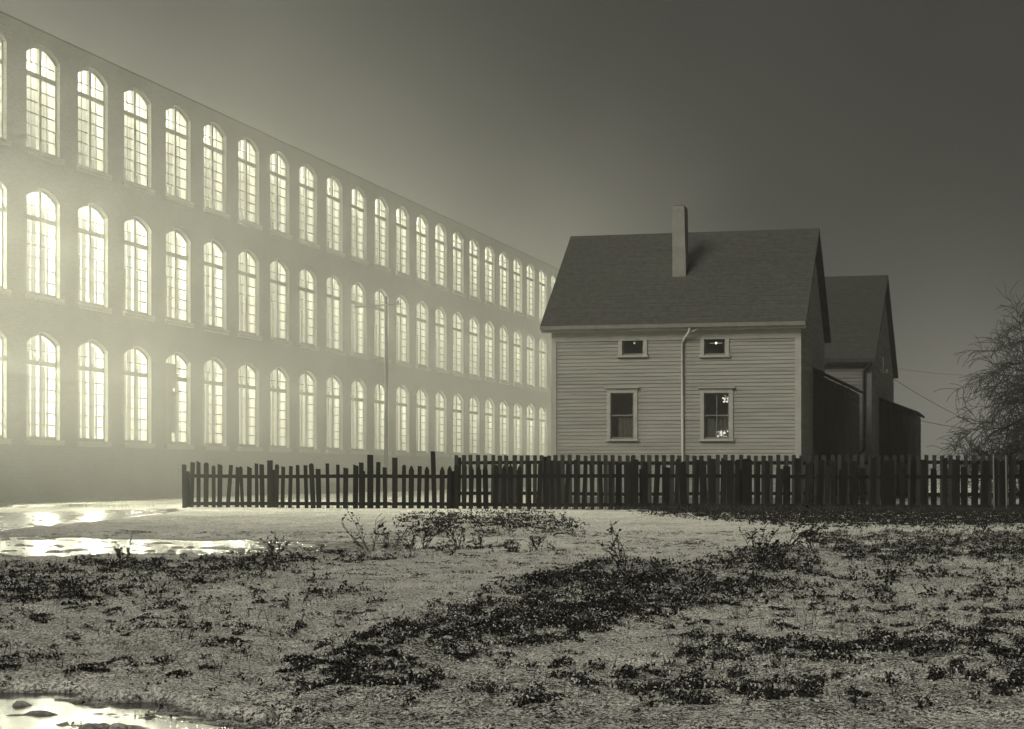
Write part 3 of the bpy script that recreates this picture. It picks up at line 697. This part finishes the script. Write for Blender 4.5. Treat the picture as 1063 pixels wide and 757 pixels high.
def P3(px, py, Y): x = x_at(px, Y); return (x, Y, h_at(py, x, Y))
wire(P3(921, 389, 64.6), P3(1120, 492 - 14, 66), .35, 'thin wire slanting down from the bracket of the rear house towards the tree', .008)
wire(P3(928, 382, 77), P3(1120, 383, 80), .3, 'thin level wire leaving the eave of the rear house for the right edge', .005)
wire(P3(957, 437, 72), P3(1120, 437, 76), .35, 'thin level wire leaving the shed roof corner just above the fence', .009)

# ------------------------------------------------------------------ bare trees
def bare_tree(name, label, cat, base, trunk_h, trunk_r, limbs, seed, droop=.5, levels=4, spread=1.0, group=None, lean=(0, 0)):
    rr = random.Random(seed); root = thing(name, label, cat, base, group)
    tm = MB(); top = Vector((lean[0] * trunk_h, lean[1] * trunk_h, trunk_h))
    tm.tube([(0, 0, -.2), (lean[0] * trunk_h * .3, 0, trunk_h * .4), tuple(top)], [trunk_r * 1.25, trunk_r, trunk_r * .8], 8); tm.build('trunk', M['bark'], root, True)
    cm = MB()
    def branch(p, d, L, r, lv):
        n = 9 if lv < 2 else 7; pts = [p.copy()]; rad = [r]; q = p.copy(); dd = d.copy(); kids = []
        for k in range(n):
            dd = (dd + Vector((rr.gauss(0, .17), rr.gauss(0, .17), rr.gauss(0, .14) - droop * (.10 + .20 * k / n) * (1 if lv > 0 else .7)))).normalized()
            q = q + dd * (L / n); 
            if q.z < .25 - base[2]: q.z = .25 + rr.uniform(0, .1)
            pts.append(q.copy()); rad.append(max(r * (1 - .8 * (k + 1) / n), .0065)); kids.append((q.copy(), dd.copy(), rad[-1]))
        cm.tube(pts, rad, 5 if lv < 2 else 3)
        if lv < levels:
            nk = (8, 7, 7, 4)[min(lv, 3)]
            for _ in range(nk):
                kq, kd, kr = kids[rr.randrange(1, len(kids))]
                ax = Vector((rr.gauss(0, 1), rr.gauss(0, 1), rr.gauss(0, .8) + .25)); nd = (kd * .9 + ax.normalized() * .75 * spread).normalized()
                branch(kq, nd, L * rr.uniform(.42, .68), kr * .75, lv + 1)
    for (dx, dy, dz, L) in limbs: branch(top * rr.uniform(.75, 1), Vector((dx, dy, dz)).normalized(), L, trunk_r * .5, 0)
    cm.build('crown', M['bark'], root); return root
bx = x_at(1158, 51)
bare_tree('bare_tree', 'bare tree with drooping tangled branches at the right edge behind the fences', 'tree', (bx, 51, 0), 2.6, .16,
          [(-.6, -.2, .9, 2.9), (-.9, .2, .55, 2.7), (-.35, .4, 1, 3.1), (-.8, -.4, .75, 2.9), (-1, 0, .15, 2.3), (-.9, .3, .1, 2.1), (-.8, .1, .9, 3.4), (-1, -.2, .6, 3.3), (-.5, .2, 1.0, 2.9), (.3, .2, 1, 3.2), (.8, 0, .7, 3.0), (.6, -.5, .6, 2.8), (-.7, .1, .35, 2.5)], 21, .50, 3, 1.15)
bare_tree('bare_shrub', 'low twiggy bush at the foot of the drooping bare tree', 'bush', (x_at(1060, 53), 53, 0), .3, .05,
          [(-.6, 0, 1, 1.5), (.4, .2, 1, 1.5), (-.2, -.3, 1, 1.5), (.7, 0, .8, 1.4), (-.9, .1, .6, 1.4)], 5, .15, 3)
for px, hh, lb in ((998, 2.1, 'slender bare sapling, the one nearer the shed'), (1009, 1.7, 'slender bare sapling, the one nearer the drooping tree')):
    bare_tree('bare_sapling', lb, 'sapling', (x_at(px, 57), 57, 0), hh * .6, .022, [(.05, 0, 1, hh * .55), (-.3, 0, .9, .7), (.35, 0, .9, .6)], px, .05, 1, group='bare saplings between shed and tree')

# ------------------------------------------------------------------ ground cover
def soup(name, V, F, m, label, cat):
    me = bpy.data.meshes.new(name); me.vertices.add(len(V)); me.vertices.foreach_set('co', V.astype(np.float32).ravel())
    me.loops.add(F.size); me.loops.foreach_set('vertex_index', F.ravel().astype(np.int32)); me.polygons.add(len(F)); me.polygons.foreach_set('loop_start', (np.arange(len(F)) * F.shape[1]).astype(np.int32))
    me.update(calc_edges=True); me.materials.append(m); o = bpy.data.objects.new(name, me); COL.objects.link(o); tag(o, label, cat, kind='stuff'); return o
def sample_area(n, pymin, pymax, seed, pxmin=-120, pxmax=1180):
    """uniform over the real ground between two distances"""
    r = np.random.default_rng(seed); Z0 = EYE * FPX / (pymax - HY); Z1 = EYE * FPX / (pymin - HY)
    Z = np.sqrt(r.uniform(Z0 ** 2, Z1 ** 2, n)); px = r.uniform(pxmin, pxmax, n); Xc = (px - CX) / FPX * Z
    return Xc * CT - Z * ST, Xc * ST + Z * CT, r
def leaves(n, pymin, pymax, seed, size, gain, thresh, hgt, base=0):
    x, y, r = sample_area(n, pymin, pymax, seed)
    px, py, Z = camxy(x, y); v = np.maximum(look(veg, px, py, Z > 3) * gain, base)
    cl = fbm(x * 2.6, y * 1.9, 4, 31); cl2 = fbm(x * 11, y * 7, 3, 71)
    keep = (v * 1.0 + (cl - .5) * 1.5 * np.clip(v * 3, 0, 1) + (cl2 - .5) * 2.6 > thresh + r.uniform(-.12, .12, n)) & (v > .05)
    x, y = x[keep], y[keep]; n = len(x); z = ground_h(x, y); ok = z > -.01; x, y, z = x[ok], y[ok], z[ok]; n = len(x)
    cl3 = np.clip((fbm(x * 4, y * 4, 3, 55) - .35) * 3, .1, 1)
    z = np.maximum(z, 0) + .004 + r.uniform(0, 1, n) ** 1.4 * hgt * cl3
    s = size * r.uniform(.5, 1.35, n); a = r.uniform(0, 2 * np.pi, n); tilt = r.uniform(-1.1, 1.1, n); roll = r.uniform(-1.0, 1.0, n)
    ux = np.stack([np.cos(a) * np.cos(tilt), np.sin(a) * np.cos(tilt), np.sin(tilt)], 1)
    wx = np.stack([-np.sin(a) * np.cos(roll), np.cos(a) * np.cos(roll), np.sin(roll)], 1)
    c = np.stack([x, y, z], 1); S = s[:, None]
    fold = np.stack([np.zeros(n), np.zeros(n), s * .18], 1)
    q = [c - ux * S * .5, c + wx * S * .3 + fold, c + ux * S * .5, c - wx * S * .3 + fold]
    V = np.stack(q, 1).reshape(-1, 3); F = np.arange(len(V)).reshape(-1, 4); return V, F
parts = [leaves(420000, 556, 640, 1, .034, .8, .80, .07), leaves(330000, 640, 757, 2, .019, .8, .80, .04)]
V = np.vstack([p[0] for p in parts]); F = np.vstack([parts[0][1], parts[1][1] + len(parts[0][0])])
p4 = leaves(500000, 556, 757, 12, .017, .9, .80, .02, .30); F = np.vstack([F, p4[1] + len(V)]); V = np.vstack([V, p4[0]]); p3 = leaves(300000, 528, 556, 9, .05, .8, .60, .09); F = np.vstack([F, p3[1] + len(V)]); V = np.vstack([V, p3[0]])
soup('leafy_weeds', V, F, M['leaf'], 'dark low leafy weeds and dead leaves spreading in patches over the lot', 'weeds')
V, F = leaves(260000, 556, 757, 3, .015, 1.0, .34, .05)
soup('frosted_litter', V, F, M['leaf_pale'], 'pale frosted leaf litter scattered among the dark weeds', 'leaf litter')
def grass(n, pymin, pymax, seed, hmax, name, m, label, dens):
    x, y, r = sample_area(n, pymin, pymax, seed); px, py, Z = camxy(x, y)
    k = r.uniform(0, 1, n) < dens(px, py, x, y); x, y = x[k], y[k]; n = len(x); z = ground_h(x, y); ok = z > .0; x, y, z = x[ok], y[ok], z[ok]; n = len(x)
    h = hmax * r.uniform(.35, 1, n) * (.5 + fbm(x * 2, y * 2, 3, 8)); a = r.uniform(0, np.pi, n); lx = r.normal(0, .35, n) * h; ly = r.normal(0, .35, n) * h
    wd = r.uniform(.0015, .004, n); c = np.stack([x, y, z - .01], 1); t = np.stack([np.cos(a) * wd, np.sin(a) * wd, np.zeros(n)], 1)
    V = np.stack([c - t, c + t, c + np.stack([lx, ly, h], 1)], 1).reshape(-1, 3); F = np.arange(len(V)).reshape(-1, 3); soup(name, V, F, m, label, 'grass')
def d1(px, py, x, y):
    near = np.exp(-((y - 44.6) / .9) ** 2); return np.clip((px - 430) / 300, .12, 1) * near
grass(260000, 526, 545, 4, .22, 'grass', M['grass'], 'dark rough grass growing along the foot of the front fence', d1)
def d2(px, py, x, y): return np.clip(look(veg, px, py, np.ones(px.shape, bool)) * (fbm(x * 2, y * 2, 3, 77) > .5) * .5 + .01 * 0, 0, 1)
grass(120000, 545, 757, 5, .10, 'grass', M['stem'], 'short dark grass blades mixed into the weed patches', d2)

# taller single weeds
def weed(px, py, h, seed, label, arch_=0):
    rr = random.Random(seed); x, y = ground_pt(px, py); z = float(ground_h(np.array([x]), np.array([y]))[0]); root = thing('tall_weed', label, 'weed', (x, y, max(z, -.02)), 'tall dead weeds standing over the lot')
    sm = MB(); lm = MB(); ns = rr.randint(5, 8)
    for s in range(ns):
        d = Vector((rr.gauss(0, .30) + arch_, rr.gauss(0, .25), 1)).normalized(); p = Vector((rr.uniform(-.05, .05), rr.uniform(-.05, .05), 0)); pts = [p.copy()]; L = h * rr.uniform(.55, 1.0); n = 8
        for k in range(n):
            d = (d + Vector((rr.gauss(0, .09) + arch_ * .25, rr.gauss(0, .09), -.03 - abs(arch_) * .22))).normalized(); p = p + d * L / n; pts.append(p.copy())
            if k > 1 and rr.random() < .8:
                q = p.copy(); dd = (d + Vector((rr.gauss(0, .8), rr.gauss(0, .8), rr.gauss(.1, .3)))).normalized(); e = [q.copy()]
                for _ in range(3): q = q + dd * L * .07; dd = (dd + Vector((rr.gauss(0, .3), 0, .1))).normalized(); e.append(q.copy())
                sm.tube(e, [.0028, .0025, .002, .0018], 3)
                for e_ in e[1:]:
                    a = rr.uniform(0, 6.28); S = rr.uniform(.02, .05) * (1 if h > .3 else .8); u = Vector((math.cos(a), math.sin(a), rr.uniform(-.6, .6))) * S; v_ = Vector((-math.sin(a), math.cos(a), rr.uniform(-.8, .8))) * S * .45
                    lm.quad(e_ - u * .5, e_ + v_, e_ + u * .5, e_ - v_)
        sm.tube(pts, [.0048 - .0028 * k / n for k in range(n + 1)], 4)
    sm.build('stem', M['stem'], root); lm.build('leaves', M['leaf'], root)
weed(383, 578, .55, 1, 'tall dead weed with small leaves at the left end of the puddle strip')
weed(405, 577, .38, 2, 'branching weed just right of the tallest one beside the puddle strip')
weed(425, 578, .30, 3, 'low weed clump in the puddle strip, third from the left')
weed(440, 576, .45, 4, 'leaning weed above the middle of the puddle strip', .15)
weed(476, 577, .26, 5, 'small twiggy weed crossing the water of the puddle strip')
weed(498, 577, .22, 6, 'small weed at the right part of the puddle strip')
weed(556, 578, .20, 7, 'tiny weed at the right end of the puddle strip')
weed(130, 592, .22, 8, 'short weed on the near bank of the left puddle')
weed(286, 582, .25, 9, 'short weed where the left weed patch meets the water')
weed(648, 600, .42, 10, 'single upright dead stalk over the middle weed patch')
weed(786, 598, .40, 11, 'upright weed left of the small mound')
weed(820, 586, .55, 12, 'arching weed stem bending over the small mound', .35)
weed(842, 588, .30, 13, 'twiggy weed just right of the small mound')
#weed(60, 757, .045, 14, 'small stalk standing in the nearest puddle at lower left')

# ------------------------------------------------------------------ haze
# the thick bank of fog that hangs along the front and over the roof of the mill
FOG_D = .018
fb = MB(); fb.prism([(-12.8, -1.1), (-12.8, 30), (-40, 30), (-40, 15.2), (-28.6, 15.2), (-28.6, -1.1)], lambda q: (q[0], 2, q[1]), lambda q: (q[0], 150, q[1]))
fm = bpy.data.materials.new('mill_fog'); fm.use_nodes = True; t = fm.node_tree; t.nodes.clear()
o_ = N(t, 'ShaderNodeOutputMaterial'); pv = N(t, 'ShaderNodeVolumePrincipled'); pv.inputs['Color'].default_value = (.99, .985, .95, 1)
pv.inputs['Anisotropy'].default_value = .3
tc_ = N(t, 'ShaderNodeTexCoord'); sx = N(t, 'ShaderNodeSeparateXYZ'); t.links.new(tc_.outputs['Object'], sx.inputs[0])
def mrange(src, a, b, c, d):
    n = N(t, 'ShaderNodeMapRange', interpolation_type='SMOOTHSTEP'); t.links.new(src, n.inputs[0])
    for k, v in enumerate((a, b, c, d)): n.inputs[k + 1].default_value = v
    return n.outputs[0]
ml = N(t, 'ShaderNodeMath', operation='MULTIPLY'); t.links.new(mrange(sx.outputs[0], -12.8, -27, 0, FOG_D), ml.inputs[0]); t.links.new(mrange(sx.outputs[2], 29, 3, 0, 1), ml.inputs[1])
nzf = N(t, 'ShaderNodeTexNoise'); nzf.inputs['Scale'].default_value = .11; nzf.inputs['Detail'].default_value = 1; t.links.new(tc_.outputs['Object'], nzf.inputs['Vector'])
ml2 = N(t, 'ShaderNodeMath', operation='MULTIPLY'); t.links.new(ml.outputs[0], ml2.inputs[0]); t.links.new(mrange(nzf.outputs['Fac'], .3, .7, .55, 1.45), ml2.inputs[1])
t.links.new(ml2.outputs[0], pv.inputs['Density'])
t.links.new(pv.outputs[0], o_.inputs['Volume'])
fo = fb.build('fog_bank', fm); bm_ = bmesh.new(); bm_.from_mesh(fo.data); bmesh.ops.recalc_face_normals(bm_, faces=bm_.faces); bm_.to_mesh(fo.data)
vol = bm_.calc_volume(signed=True); print('fog volume', vol); bm_.free()
tag(fo, 'glowing bank of fog hanging along the lit mill', 'fog', kind='stuff')
hb = MB(); hb.box(-305, 305, -305, 305, -1.2, 16.2)
hm = bpy.data.materials.new('night_fog'); hm.use_nodes = True; t = hm.node_tree; t.nodes.clear()
o_ = N(t, 'ShaderNodeOutputMaterial'); pv = N(t, 'ShaderNodeVolumePrincipled'); pv.inputs['Color'].default_value = (.99, .985, .95, 1)
pv.inputs['Density'].default_value = .0007; pv.inputs['Anisotropy'].default_value = .35
t.links.new(pv.outputs[0], o_.inputs['Volume'])
hz_o = hb.build('haze', hm); tag(hz_o, 'thin pale night fog filling the whole lot', 'fog', kind='stuff')
